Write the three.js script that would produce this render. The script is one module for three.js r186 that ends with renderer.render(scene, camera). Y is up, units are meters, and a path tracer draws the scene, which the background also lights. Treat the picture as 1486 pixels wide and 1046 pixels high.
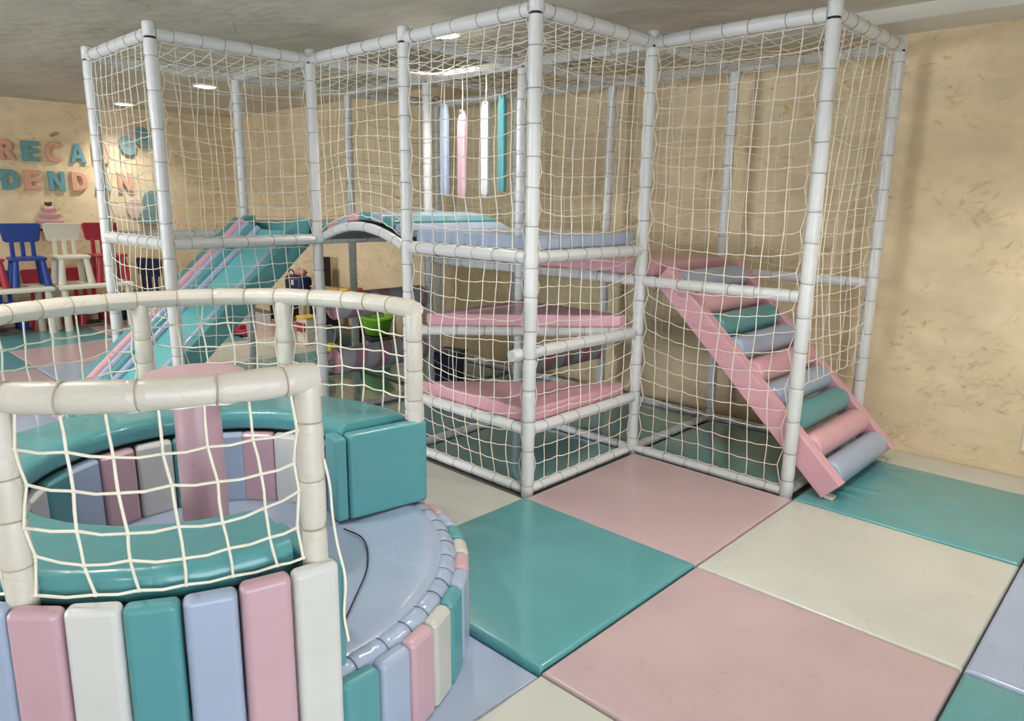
import * as THREE from 'three';
import { RoundedBoxGeometry } from 'three/addons/geometries/RoundedBoxGeometry.js';
import { mergeGeometries, mergeVertices } from 'three/addons/utils/BufferGeometryUtils.js';
import { ImprovedNoise } from 'three/addons/math/ImprovedNoise.js';
import { FontLoader } from 'three/addons/loaders/FontLoader.js';
import { TextGeometry } from 'three/addons/geometries/TextGeometry.js';

// ------------------------------------------------------------------ camera, sky, lights, exposure
const scene = new THREE.Scene();
const renderer = new THREE.WebGLRenderer({ antialias: true });
renderer.toneMapping = THREE.LinearToneMapping;
renderer.toneMappingExposure = 1.0;
renderer.shadowMap.enabled = true;

const camera = new THREE.PerspectiveCamera(53.23, 1486 / 1046, 0.05, 60);
camera.position.set(2.426, 1.552, 3.658);
camera.rotation.order = 'YXZ';
camera.rotation.set(-0.21937, 0.7606, 0.01347);

scene.background = new THREE.Color(0.84, 0.92, 1.0).multiplyScalar(6);   // bright overcast daylight outside the window

const CEIL = 2.62, XL = -7.7, XR = 4.6, ZR = -1.2, ZB = 7.6, TH = 0.16;   // room shell
const LAMP_SPOTS = [[-7.2, 0.33], [-5.0, 0.32], [-1.43, 0.30], [-6.1, 3.0], [-3.2, 3.0], [-0.4, 3.3], [2.0, 0.0], [0.95, 1.35], [2.2, 5.2], [-2.0, 5.4], [-5.6, 5.4]];
const LAMP_POWER = 9.8;             // candela of each downlight
const DAYLIGHT = 34;               // luminance of the daylight in the window opening
const WIN = { x0: -3.4, x1: -1.5, y0: 1.3, y1: 2.4 };
{ const d = new THREE.RectAreaLight(new THREE.Color(0.86, 0.93, 1.0), DAYLIGHT, WIN.x1 - WIN.x0 - 0.1, WIN.y1 - WIN.y0 - 0.1); d.position.set((WIN.x0 + WIN.x1) / 2, (WIN.y0 + WIN.y1) / 2, ZB - 0.01); d.name = 'window_daylight'; scene.add(d); }   // default orientation looks along -z, into the room
const DOOR = { z0: 2.2, z1: 6.2, y0: 0.05, y1: 2.2 };   // glazed shop front on the wall behind the photographer
{ const d = new THREE.RectAreaLight(new THREE.Color(0.84, 0.92, 1.0), 0.9, DOOR.z1 - DOOR.z0 - 0.1, DOOR.y1 - DOOR.y0 - 0.1); d.position.set(XR - 0.01, (DOOR.y0 + DOOR.y1) / 2, (DOOR.z0 + DOOR.z1) / 2); d.rotation.y = Math.PI / 2; d.name = 'glass_front_daylight'; scene.add(d); }

// ------------------------------------------------------------------ helpers
let seed = 7;
const rnd = () => { seed = (seed * 1664525 + 1013904223) >>> 0; return seed / 4294967296; };
const rr = (a, b) => a + (b - a) * rnd();
const noise3 = new ImprovedNoise(), N3 = (x, y, z) => noise3.noise(x + 100, y + 100, z + 100);
const V = (x, y, z) => new THREE.Vector3(x, y, z);
const used = new Map();
function numbered(n) { const k = used.get(n) ?? 0; used.set(n, k + 1); return k ? `${n}_${String(k).padStart(3, '0')}` : n; }
function part(name, geo, mat, parent, label) {
  const m = new THREE.Mesh(geo, mat); m.name = name; parent.add(m);
  if (label) m.userData.label = label;
  return m;
}
function thing(name, label, category, pos = [0, 0, 0], turn = 0, group) {
  const g = new THREE.Group(); g.name = numbered(name); g.position.set(...pos); g.rotation.y = turn;
  g.userData = { label, category }; if (group) g.userData.group = group;
  scene.add(g); return g;
}
function single(name, label, category, geo, mat, group) {
  const m = new THREE.Mesh(geo, mat); m.name = numbered(name); m.userData = { label, category };
  if (group) m.userData.group = group;
  scene.add(m); return m;
}
function struct(name, geo, mat) { const m = new THREE.Mesh(geo, mat); m.name = name; m.userData = { kind: 'structure' }; scene.add(m); return m; }
function at(g, x, y, z) { g.translate(x, y, z); return g; }
function box(w, h, d, r = 0.01, s = 2) { return metric(new RoundedBoxGeometry(w, h, d, s, Math.min(r, w / 2.01, h / 2.01, d / 2.01))); }
function metric(g) {   // uv in metres by the dominant side of the normal
  const p = g.attributes.position, n = g.attributes.normal, uv = new Float32Array(p.count * 2);
  for (let i = 0; i < p.count; i++) {
    const ax = Math.abs(n.getX(i)), ay = Math.abs(n.getY(i)), az = Math.abs(n.getZ(i));
    if (ay >= ax && ay >= az) { uv[2 * i] = p.getX(i); uv[2 * i + 1] = p.getZ(i); }
    else if (ax >= az) { uv[2 * i] = p.getZ(i); uv[2 * i + 1] = p.getY(i); }
    else { uv[2 * i] = p.getX(i); uv[2 * i + 1] = p.getY(i); }
  }
  g.setAttribute('uv', new THREE.BufferAttribute(uv, 2)); return g;
}
// sweep of a closed section along points; section(i, s) -> list of [a, b] in the frame (side, up)
function sweepSection(pts, section, caps = true, upHint = V(0, 1, 0)) {
  const n = pts.length, pos = [], uv = [], idx = []; let m = 0, s = 0, side = null;
  for (let i = 0; i < n; i++) {
    const t = pts[Math.min(i + 1, n - 1)].clone().sub(pts[Math.max(i - 1, 0)]).normalize();
    if (i) s += pts[i].distanceTo(pts[i - 1]);
    if (!side) { side = new THREE.Vector3().crossVectors(t, Math.abs(t.dot(upHint)) > 0.95 ? V(1, 0, 0) : upHint).normalize(); }
    else side = side.sub(t.clone().multiplyScalar(side.dot(t))).normalize();
    const up = new THREE.Vector3().crossVectors(side, t).normalize();
    const sec = section(i, s); m = sec.length;
    let q = 0;
    for (let k = 0; k <= m; k++) {
      const [a, b] = sec[k % m];
      if (k) q += Math.hypot(a - sec[k - 1][0], b - sec[k - 1][1]);
      pos.push(pts[i].x + side.x * a + up.x * b, pts[i].y + side.y * a + up.y * b, pts[i].z + side.z * a + up.z * b); uv.push(s, q);
    }
  }
  const w = m + 1;
  for (let i = 0; i < n - 1; i++) for (let k = 0; k < m; k++) { const a = i * w + k, b = a + w; idx.push(a, a + 1, b, b, a + 1, b + 1); }
  if (caps) for (const e of [0, n - 1]) {
    const base = pos.length / 3, c = pts[e]; pos.push(c.x, c.y, c.z); uv.push(0, 0);
    for (let k = 0; k < m; k++) { const j = (e * w + k) * 3; pos.push(pos[j], pos[j + 1], pos[j + 2]); uv.push(0, 0); }
    for (let k = 0; k < m; k++) { const a = base + 1 + k, b = base + 1 + (k + 1) % m; e ? idx.push(base, a, b) : idx.push(base, b, a); }
  }
  const g = new THREE.BufferGeometry();
  g.setAttribute('position', new THREE.Float32BufferAttribute(pos, 3)); g.setAttribute('uv', new THREE.Float32BufferAttribute(uv, 2));
  g.setIndex(idx); g.computeVertexNormals(); return g;
}
const ring = (r, k) => Array.from({ length: k }, (_, i) => [r * Math.cos(2 * Math.PI * i / k), r * Math.sin(2 * Math.PI * i / k)]);
const tubeGeo = (pts, r, k = 8) => sweepSection(pts, () => ring(r, k));
const lerpPts = (a, b, n) => Array.from({ length: n + 1 }, (_, i) => a.clone().lerp(b, i / n));
function roundRect(w, h, r, k = 4) {
  const out = [];
  for (const [cx, cy, a0] of [[w / 2 - r, h / 2 - r, 0], [-w / 2 + r, h / 2 - r, 1], [-w / 2 + r, -h / 2 + r, 2], [w / 2 - r, -h / 2 + r, 3]])
    for (let i = 0; i <= k; i++) { const a = (a0 + i / k) * Math.PI / 2; out.push([cx + r * Math.cos(a), cy + r * Math.sin(a)]); }
  return out;
}
function extrude(shape, depth, bevel = 0.006, seg = 10) {
  return new THREE.ExtrudeGeometry(shape, { depth: depth - 2 * bevel, bevelEnabled: true, bevelSize: bevel, bevelThickness: bevel, bevelSegments: 2, curveSegments: seg });
}

// ------------------------------------------------------------------ computed textures
const fbm = (x, y, z, o = 4) => { let a = 0, f = 1, w = 0.5; for (let i = 0; i < o; i++) { a += w * N3(x * f, y * f, z + i * 7.3); f *= 2.03; w *= 0.5; } return a; };
function texture(w, h, fn, srgb, repeat) {
  const d = new Uint8Array(w * h * 4);
  for (let y = 0; y < h; y++) for (let x = 0; x < w; x++) {
    const c = fn(x / w, y / h, x, y), i = (y * w + x) * 4;
    for (let k = 0; k < 3; k++) d[i + k] = Math.max(0, Math.min(255, Math.round((Array.isArray(c) ? c[k] : c) * 255)));
    d[i + 3] = 255;
  }
  const t = new THREE.DataTexture(d, w, h, THREE.RGBAFormat);
  t.magFilter = THREE.LinearFilter; t.minFilter = THREE.LinearMipmapLinearFilter; t.generateMipmaps = true; t.wrapS = t.wrapT = THREE.MirroredRepeatWrapping;
  if (srgb) t.colorSpace = THREE.SRGBColorSpace;
  if (repeat) t.repeat.set(...repeat);
  t.needsUpdate = true; return t;
}
// scuffs and faint blotches of used vinyl, one tile is 1.25 m
const scuff = (() => {
  const W = 512, a = new Float32Array(W * W).fill(1);
  for (let s = 0; s < 90; s++) {
    const x0 = rnd() * W, y0 = rnd() * W, an = rnd() * 6.28, len = rr(4, 26), str = rr(0.02, 0.07), wd = rr(0.8, 2.4);
    for (let t = 0; t < len; t += 0.5) for (let q = -3; q <= 3; q++) {
      const x = Math.round(x0 + Math.cos(an) * t - Math.sin(an) * q), y = Math.round(y0 + Math.sin(an) * t + Math.cos(an) * q);
      if (x < 0 || y < 0 || x >= W || y >= W) continue;
      const k = str * Math.exp(-((q / wd) ** 2)) * Math.sin(Math.PI * t / len); a[y * W + x] = Math.min(a[y * W + x], 1 - k);
    }
  }
  return texture(W, W, (u, v, x, y) => { const b = 0.975 + 0.05 * fbm(u * 5, v * 5, 3); const k = Math.min(1, b * a[y * W + x]); return [k, k, k * 0.997]; }, true, [0.8, 0.8]);
})();
const wrinkle = texture(512, 512, (u, v) => {
  const wx = fbm(u * 3, v * 3, 11) * 1.2, wy = fbm(u * 3, v * 3, 19) * 1.2;
  const r = 1 - Math.abs(fbm(u * 4 + wx, v * 4 + wy, 2, 3)) * 3; return 0.5 + 0.35 * fbm(u * 6, v * 6, 5) + 0.25 * Math.max(0, r) ** 3;
}, false, [1.6, 1.6]);
const blotch = (() => {   // stained plaster ceiling with hairline cracks, one tile is 4 m
  const W = 512, a = new Float32Array(W * W);
  for (let k = 0; k < 9; k++) { let x = rnd() * W, y = rnd() * W, d = rnd() * 6.28; for (let t = 0; t < rr(30, 70); t++) { const X = Math.floor(x) & 511, Y = Math.floor(y) & 511; a[Y * W + X] = 0.22; x += Math.cos(d); y += Math.sin(d); d += rr(-0.3, 0.3); } }
  return texture(W, W, (u, v, x, y) => { const k = 0.93 + 0.12 * fbm(u * 4, v * 7, 21, 5) - a[y * W + x]; return [k, k, k * 0.99]; }, true, [0.25, 0.25]);
})();
const softBump = texture(256, 256, (u, v) => 0.5 + 0.6 * fbm(u * 4, v * 4, 8, 3), false, [1.1, 1.1]);

// ochre decorative plaster: cloudy beige with darker trowel strokes
function plaster(seedZ, wM, hM) {
  const W = 2048, Hh = Math.round(2048 * hM / wM), st = new Float32Array(W * Hh);
  const px = W / wM;
  const spots = Array.from({ length: 420 }, () => [rnd() * W, rnd() * Hh, rr(0.03, 0.16) * px]);
  for (let s = 0; s < 5200; s++) {
    const [sx, sy, sr] = spots[Math.floor(rnd() * spots.length)], ra = rnd() * 6.28, rd = Math.sqrt(rnd()) * sr;
    const x0 = sx + Math.cos(ra) * rd * 1.4, y0 = sy + Math.sin(ra) * rd, an = rr(-0.2, 1.1) * (rnd() < 0.75 ? 1 : -1), len = rr(0.012, 0.1) * px, str = rr(0.12, 0.5) * (rnd() < 0.25 ? 1.5 : 0.7), wd = rr(0.0015, 0.010) * px;
    const bend = rr(-1, 1) / len;
    let x = x0, y = y0, a = an;
    for (let t = 0; t < len; t += 0.6) {
      x += Math.cos(a) * 0.6; y += Math.sin(a) * 0.6; a += bend * 0.6;
      const R = Math.ceil(wd * 2);
      for (let j = -R; j <= R; j++) for (let i = -R; i <= R; i++) {
        const X = Math.round(x + i), Y = Math.round(y + j); if (X < 0 || Y < 0 || X >= W || Y >= Hh) continue;
        const k = str * Math.exp(-(i * i + j * j) / (wd * wd)) * Math.sin(Math.PI * t / len); if (k > st[Y * W + X]) st[Y * W + X] = k;
      }
    }
  }
  const hmap = new Float32Array(W * Hh);
  const col = texture(W, Hh, (u, v, x, y) => {
    const X = u * wM, Y = v * hM, big = fbm(X * 0.9, Y * 0.9, seedZ, 4), fine = fbm(X * 9, Y * 9, seedZ + 5, 3);
    const grain = st[y * W + x] * (0.55 + 0.9 * Math.max(0, fbm(X * 24, Y * 24, seedZ + 9, 2) + 0.35));
    const broad = fbm(X * 0.35, Y * 0.5, seedZ + 31, 3), streak = fbm(X * 2.2 + 1.5 * big, Y * 7 + X * 2 + 2 * big, seedZ + 17, 4);
    const b = 1 + 0.10 * broad + 0.09 * big + 0.09 * streak + 0.05 * fine, w = 0.5 + big * 0.9;
    hmap[y * W + x] = 0.5 + 0.5 * fine - 0.4 * grain;
    return [(0.865 + 0.03 * w) * b - 0.22 * grain, (0.783 + 0.03 * w) * b - 0.23 * grain, (0.622 + 0.06 * w) * b - 0.27 * grain];
  }, true);
  const bump = texture(W / 2, Hh >> 1, (u, v, x, y) => hmap[(y * 2) * W + x * 2], false);
  const m = new THREE.MeshStandardMaterial({ map: col, bumpMap: bump, bumpScale: 0.004, roughness: 0.85 });
  return m;
}

// ------------------------------------------------------------------ materials
const col = (h) => new THREE.Color(h);
function vinyl(hex, o = {}) {
  return new THREE.MeshPhysicalMaterial({ color: col(hex), roughness: o.rough ?? 0.42, clearcoat: o.coat ?? 0.45, clearcoatRoughness: o.cr ?? 0.16, map: scuff, bumpMap: o.bump ?? softBump, bumpScale: o.bs ?? 0.004 });
}
const TEAL = '#569b9f', PINK = '#cca6b0', LAV = '#a6b4cd', CREAM = '#c8c8bf', WHITE = '#d9d8d6';
const M = {
  teal: vinyl(TEAL), pink: vinyl(PINK), lav: vinyl(LAV), cream: vinyl(CREAM), white: vinyl(WHITE),
  tealMat: vinyl(TEAL, { rough: 0.34, coat: 0.6, cr: 0.14, bs: 0.006 }), pinkMat: vinyl('#c2a8ab', { rough: 0.36, coat: 0.5, cr: 0.16, bs: 0.006 }),
  tealInner: vinyl(TEAL, { rough: 0.26, coat: 1, cr: 0.07, bs: 0.004 }),
  lavMat: vinyl(LAV, { rough: 0.34, coat: 0.5, bs: 0.008 }), creamMat: vinyl(CREAM, { rough: 0.4, coat: 0.4, cr: 0.2, bs: 0.006 }),
  tealWrinkle: vinyl(TEAL, { rough: 0.34, coat: 0.6, cr: 0.14, bump: wrinkle, bs: 0.004 }), tealLoose: vinyl(TEAL, { rough: 0.36, coat: 0.6, cr: 0.2, bs: 0.006 }),
  lavWrinkle: vinyl(LAV, { rough: 0.3, coat: 0.7, cr: 0.12, bump: wrinkle, bs: 0.003 }),
  slideBed: vinyl('#62bcc0', { rough: 0.35 }),
  pinkPad: vinyl('#e0a9b5'), rollGrey: vinyl('#bdbcc5', { rough: 0.5 }), rollPink: vinyl('#c48c9c', { rough: 0.5 }),
  foam: new THREE.MeshPhysicalMaterial({ color: col('#d8d8d7'), roughness: 0.42, clearcoat: 0.3, clearcoatRoughness: 0.3, bumpMap: softBump, bumpScale: 0.006 }),
  foamIvory: new THREE.MeshPhysicalMaterial({ color: col('#d6cfc3'), roughness: 0.42, clearcoat: 0.35, clearcoatRoughness: 0.25, bumpMap: wrinkle, bumpScale: 0.008 }),
  tie: new THREE.MeshStandardMaterial({ color: col('#98948d'), roughness: 0.6 }),
  darkGap: new THREE.MeshStandardMaterial({ color: col('#26262a'), roughness: 0.8 }),
  wrap: new THREE.MeshStandardMaterial({ color: col('#b5a78f'), roughness: 0.85 }),
  stitch: new THREE.MeshStandardMaterial({ color: col('#687184'), roughness: 0.8 }),
  cord: new THREE.MeshStandardMaterial({ color: col('#f0e9d8'), roughness: 0.85 }),
  ply: new THREE.MeshStandardMaterial({ color: col('#7d7b80'), roughness: 0.8 }),
  ceiling: new THREE.MeshStandardMaterial({ color: col('#dcd6c8'), map: blotch, roughness: 0.95, bumpMap: softBump, bumpScale: 0.02 }),
  beam: new THREE.MeshStandardMaterial({ color: col('#e0ddd2'), roughness: 0.9 }),
  floor: new THREE.MeshStandardMaterial({ color: col('#6d6a66'), roughness: 0.7 }),
  lampFace: new THREE.MeshStandardMaterial({ color: col('#ffffff'), emissive: col('#fff6e6'), emissiveIntensity: 9 }),
  lampRim: new THREE.MeshStandardMaterial({ color: col('#eeeeea'), roughness: 0.5 }),
  frameWhite: new THREE.MeshStandardMaterial({ color: col('#e8e8e6'), roughness: 0.5 }),
  glass: new THREE.MeshPhysicalMaterial({ color: col('#ffffff'), transmission: 1, thickness: 0, roughness: 0, ior: 1.45 }),
};
const plastic = (h) => new THREE.MeshPhysicalMaterial({ color: col(h), roughness: 0.45, clearcoat: 0.2, clearcoatRoughness: 0.3 });
const P = { blue: plastic('#1c3f92'), navy: plastic('#16244e'), red: plastic('#a8283c'), white: plastic('#dedac9'), green: plastic('#7cc21f'), yellow: plastic('#e3c33a'), black: plastic('#17171a'), grey: plastic('#8a8c90'), orange: plastic('#d2562c'), wood: plastic('#c39a62'), card: plastic('#b08a5a') };

// ------------------------------------------------------------------ room shell
struct('floor', metric(at(new THREE.BoxGeometry(XR - XL + 2 * TH, 0.1, ZB - ZR + 2 * TH), (XL + XR) / 2, -0.05, (ZR + ZB) / 2)), M.floor);
struct('ceiling', metric(at(new THREE.BoxGeometry(XR - XL + 2 * TH, 0.12, ZB - ZR + 2 * TH), (XL + XR) / 2, CEIL + 0.06, (ZR + ZB) / 2)), M.ceiling);
function wallUV(g, wM, hM, ox) { const uv = g.attributes.uv, p = g.attributes.position, n = g.attributes.normal;
  for (let i = 0; i < p.count; i++) { const a = Math.abs(n.getX(i)) > 0.7 ? p.getZ(i) : p.getX(i); uv.setXY(i, (a - ox) / wM, p.getY(i) / hM); } return g; }
const plasterR = plaster(1.7, 12.4, 2.62), plasterL = plaster(5.1, 8.8, 2.62);
struct('wall_right', wallUV(at(new THREE.BoxGeometry(XR - XL, CEIL, TH), (XL + XR) / 2, CEIL / 2, ZR - TH / 2), XR - XL, CEIL, XL), plasterR);
struct('wall_left', wallUV(at(new THREE.BoxGeometry(TH, CEIL, ZB - ZR), XL - TH / 2, CEIL / 2, (ZR + ZB) / 2), ZB - ZR, CEIL, ZR), plasterL);
{
  const s = new THREE.Shape([[ZR, 0], [ZB, 0], [ZB, CEIL], [ZR, CEIL]].map(([x, y]) => new THREE.Vector2(x, y)));
  s.holes.push(new THREE.Path([[DOOR.z0, DOOR.y0], [DOOR.z0, DOOR.y1], [DOOR.z1, DOOR.y1], [DOOR.z1, DOOR.y0]].map(([x, y]) => new THREE.Vector2(x, y))));
  const g = new THREE.ExtrudeGeometry(s, { depth: TH, bevelEnabled: false }); g.rotateY(-Math.PI / 2); g.translate(XR + TH, 0, 0); struct('wall_front', wallUV(g, ZB - ZR, CEIL, ZR), plasterL);
  const w = new THREE.Group(); w.name = 'window_2'; w.userData = { kind: 'structure' }; scene.add(w);
  const cz = (DOOR.z0 + DOOR.z1) / 2, cy = (DOOR.y0 + DOOR.y1) / 2, ww = DOOR.z1 - DOOR.z0, wh = DOOR.y1 - DOOR.y0, fx = XR + 0.05;
  part('frame', mergeGeometries([at(box(0.07, 0.06, ww), fx, DOOR.y0 + 0.03, cz), at(box(0.07, 0.06, ww), fx, DOOR.y1 - 0.03, cz), at(box(0.07, wh, 0.06), fx, cy, DOOR.z0 + 0.03), at(box(0.07, wh, 0.06), fx, cy, DOOR.z1 - 0.03)]), M.frameWhite, w);
  for (const k of [1, 2, 3]) part('mullion', at(box(0.06, wh - 0.1, 0.07), fx, cy, DOOR.z0 + ww * k / 4), M.frameWhite, w);
  for (const k of [0, 1, 2, 3]) { const g2 = new THREE.PlaneGeometry(ww / 4 - 0.08, wh - 0.12); g2.rotateY(Math.PI / 2); part('pane', at(g2, fx, cy, DOOR.z0 + ww * (k + 0.5) / 4), M.glass, w); }
}
{
  const s = new THREE.Shape([[XL, 0], [XR, 0], [XR, CEIL], [XL, CEIL]].map(([x, y]) => new THREE.Vector2(x, y)));
  s.holes.push(new THREE.Path([[WIN.x0, WIN.y0], [WIN.x0, WIN.y1], [WIN.x1, WIN.y1], [WIN.x1, WIN.y0]].map(([x, y]) => new THREE.Vector2(x, y))));
  struct('wall_back', wallUV(at(new THREE.ExtrudeGeometry(s, { depth: TH, bevelEnabled: false }), 0, 0, ZB), XR - XL, CEIL, XL), plasterR);
  const w = new THREE.Group(); w.name = 'window_1'; w.userData = { kind: 'structure' }; scene.add(w);
  const cx = (WIN.x0 + WIN.x1) / 2, cy = (WIN.y0 + WIN.y1) / 2, ww = WIN.x1 - WIN.x0, wh = WIN.y1 - WIN.y0, fz = ZB + 0.05;
  part('frame', mergeGeometries([at(box(ww, 0.06, 0.07), cx, WIN.y0 + 0.03, fz), at(box(ww, 0.06, 0.07), cx, WIN.y1 - 0.03, fz), at(box(0.06, wh, 0.07), WIN.x0 + 0.03, cy, fz), at(box(0.06, wh, 0.07), WIN.x1 - 0.03, cy, fz)]), M.frameWhite, w);
  for (const k of [1, 2]) part('mullion', at(box(0.07, wh - 0.1, 0.06), WIN.x0 + ww * k / 3, cy, fz), M.frameWhite, w);
  for (const k of [0, 1, 2]) part('pane', at(new THREE.PlaneGeometry(ww / 3 - 0.08, wh - 0.12), WIN.x0 + ww * (k + 0.5) / 3, cy, fz), M.glass, w);
}
{ // dropped plaster beam along the top of the right wall
  const s = new THREE.Shape([[-0.85, 2.53], [-0.91, CEIL + 0.02], [ZR, CEIL + 0.02], [ZR, 2.53]].map(([z, y]) => new THREE.Vector2(-z, y)));
  const g = new THREE.ExtrudeGeometry(s, { depth: XR + 1, bevelEnabled: false }); g.rotateY(Math.PI / 2); g.translate(-1, 0, 0);
  struct('trim_1', metric(g), M.beam);
}
const lampSpotsSeen = ['farthest from the ladder, above the letters', 'above the slide', 'above the arched bridge'];
LAMP_SPOTS.forEach(([x, z], i) => {
  const t = thing('ceiling_downlight', i < 3 ? `round white recessed downlight in the ceiling ${lampSpotsSeen[i]}` : 'round white recessed downlight in the ceiling of the open play area', 'downlight', [x, CEIL, z], 0, i < 3 ? undefined : 'recessed downlights');
  part('rim', at(new THREE.LatheGeometry([[0.100, -0.001], [0.102, -0.016], [0.112, -0.014], [0.116, 0.0]].map((a) => new THREE.Vector2(...a)), 32), 0, 0, 0), M.lampRim, t);
  part('diffuser', at(new THREE.LatheGeometry([[0, -0.024], [0.05, -0.023], [0.085, -0.019], [0.101, -0.012], [0.101, -0.002], [0, -0.002]].map((a) => new THREE.Vector2(...a)), 32), 0, 0, 0), M.lampFace, t);
  const s = new THREE.SpotLight(0xfffbf4, LAMP_POWER, 0, 1.12, 0.7, 2); s.position.set(0, -0.035, 0); s.target.position.set(0, -2, 0); s.castShadow = true; s.shadow.radius = 4.5; s.name = 'light';
  t.add(s); t.add(s.target);
});

// ------------------------------------------------------------------ floor mats
function matGeo(w, d, h, fold) {
  const r = 0.014, ed = [0, 0.1, 0.3, 0.6, 1].map((k) => k * r), n = fold ? 90 : 22, xs = [], make = (L) => { const o = []; for (const e of ed) o.push(-L / 2 + e); for (let i = 1; i < n; i++) o.push(-L / 2 + r + (L - 2 * r) * i / n); for (const e of [...ed].reverse()) o.push(L / 2 - e); return o; };
  const X = make(w), Z = make(d), nx = X.length, nz = Z.length, pos = [], uv = [], idx = [], o = [rnd() * 50, rnd() * 50];
  const prof = (e) => e >= r ? 0 : r - Math.sqrt(Math.max(0, r * r - (r - e) ** 2));
  for (let j = 0; j < nz; j++) for (let i = 0; i < nx; i++) {
    const ex = w / 2 - Math.abs(X[i]), ez = d / 2 - Math.abs(Z[j]), e = Math.min(ex, ez);
    let y = h - Math.max(prof(ex), prof(ez)); const k = Math.min(1, e / 0.08);
    y += k * (0.004 + 0.003 * N3(X[i] * 3 + o[0], Z[j] * 3 + o[1], 0.5)); if (fold) y += k * fold(X[i], Z[j]);
    pos.push(X[i], y, Z[j]); uv.push(X[i] + o[0], Z[j] + o[1]);
  }
  for (let j = 0; j < nz - 1; j++) for (let i = 0; i < nx - 1; i++) { const a = j * nx + i, b = a + nx; idx.push(a, b, a + 1, a + 1, b, b + 1); }
  const rim = []; for (let i = 0; i < nx; i++) rim.push(i); for (let j = 1; j < nz; j++) rim.push(j * nx + nx - 1); for (let i = nx - 2; i >= 0; i--) rim.push((nz - 1) * nx + i); for (let j = nz - 2; j >= 0; j--) rim.push(j * nx);
  const b0 = pos.length / 3; rim.forEach((q) => { pos.push(pos[q * 3], pos[q * 3 + 1], pos[q * 3 + 2], pos[q * 3], 0, pos[q * 3 + 2]); uv.push(uv[q * 2], uv[q * 2 + 1], uv[q * 2] + 0.03, uv[q * 2 + 1] + 0.03); });
  for (let k = 0; k < rim.length - 1; k++) { const a = b0 + 2 * k, b = a + 2; idx.push(a, b, a + 1, a + 1, b, b + 1); }
  const g = new THREE.BufferGeometry(); g.setAttribute('position', new THREE.Float32BufferAttribute(pos, 3)); g.setAttribute('uv', new THREE.Float32BufferAttribute(uv, 2)); g.setIndex(idx); g.computeVertexNormals(); return g;
}
function floorMat(x0, x1, z0, z1, mat, label, h = 0.036, fold, group) {
  const gap = 0.003, m = single('floor_mat', label, 'mat', matGeo(x1 - x0 - 2 * gap, z1 - z0 - 2 * gap, h, fold), mat, group); m.position.set((x0 + x1) / 2, 0, (z0 + z1) / 2); return m;
}
const GX = (i) => i + 0.062, GZ = (j) => -j + 0.067;          // grid of the loose mats
function gridMat(i, j, c, label, h, fold, group) { return floorMat(GX(i), GX(i + 1), GZ(j + 1), GZ(j), c, label, h, fold, group); }
gridMat(0, -1, M.pinkMat, 'pink floor mat in the corner between the net tower and the ladder net');
gridMat(1, -1, M.creamMat, 'cream vinyl floor mat at the foot of the ladder, touching both pink mats');
gridMat(0, -2, M.tealMat, 'teal vinyl floor mat between the round carousel and both pink mats', 0.046);
gridMat(1, -2, M.pinkMat, 'pink vinyl floor mat in the open floor between two cream mats');
gridMat(2, -1, M.lavMat, 'pale lavender floor mat beside the cream mat, away from the frame', 0.04);
gridMat(2, -2, M.tealMat, 'teal floor mat beside the open-floor pink mat');
gridMat(0, -3, M.lavMat, 'lavender floor mat under the rim of the round carousel', 0.018);
gridMat(1, -3, M.creamMat, 'cream floor mat meeting the lavender mat in front of the carousel', 0.03);
gridMat(-1, -2, M.creamMat, 'pale grey cream mat between the carousel and the net tower', 0.036);
gridMat(2, 0, M.pinkMat, 'pink floor mat along the wall past the wrinkled teal mat');
floorMat(GX(1), GX(2), -0.885, 0.067, M.tealLoose, 'wrinkled teal mat under the foot of the ladder', 0.04, (x, z) => {
  let y = 0;   // folds of the loose vinyl: [x0, z0, x1, z1, height, width]
  for (const [ax, az, bx, bz, h, w] of [[-0.24, -0.229, 0.18, 0.035, 0.02, 0.026], [-0.37, 0.135, 0.038, 0.095, 0.015, 0.022], [-0.342, 0.214, -0.017, 0.304, 0.014, 0.022], [-0.314, 0.291, -0.076, 0.475, 0.012, 0.022], [0.109, -0.002, 0.237, -0.023, 0.01, 0.02], [-0.245, -0.347, 0.002, -0.359, 0.01, 0.022]]) {
    const ux = bx - ax, uz = bz - az, l2 = ux * ux + uz * uz, t = Math.max(0, Math.min(1, ((x - ax) * ux + (z - az) * uz) / l2)), bow = 0.03 * Math.sin(Math.PI * t);
    const dd = Math.hypot(x - ax - t * ux + bow, z - az - t * uz + bow); y += h * Math.exp(-((dd / w) ** 2)) * (0.35 + 0.65 * Math.sin(Math.PI * (0.15 + 0.8 * t)));
  }
  return y + 0.004 * N3(x * 4, z * 4, 3.1);
});
floorMat(1.06, 2.06, ZR + 0.005, -0.885, M.creamMat, 'narrow cream mat strip along the wall beside the wrinkled teal mat', 0.034);
floorMat(2.06, 3.06, ZR + 0.005, -0.885, M.creamMat, 'narrow cream mat strip along the wall past the ladder end', 0.034);
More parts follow.
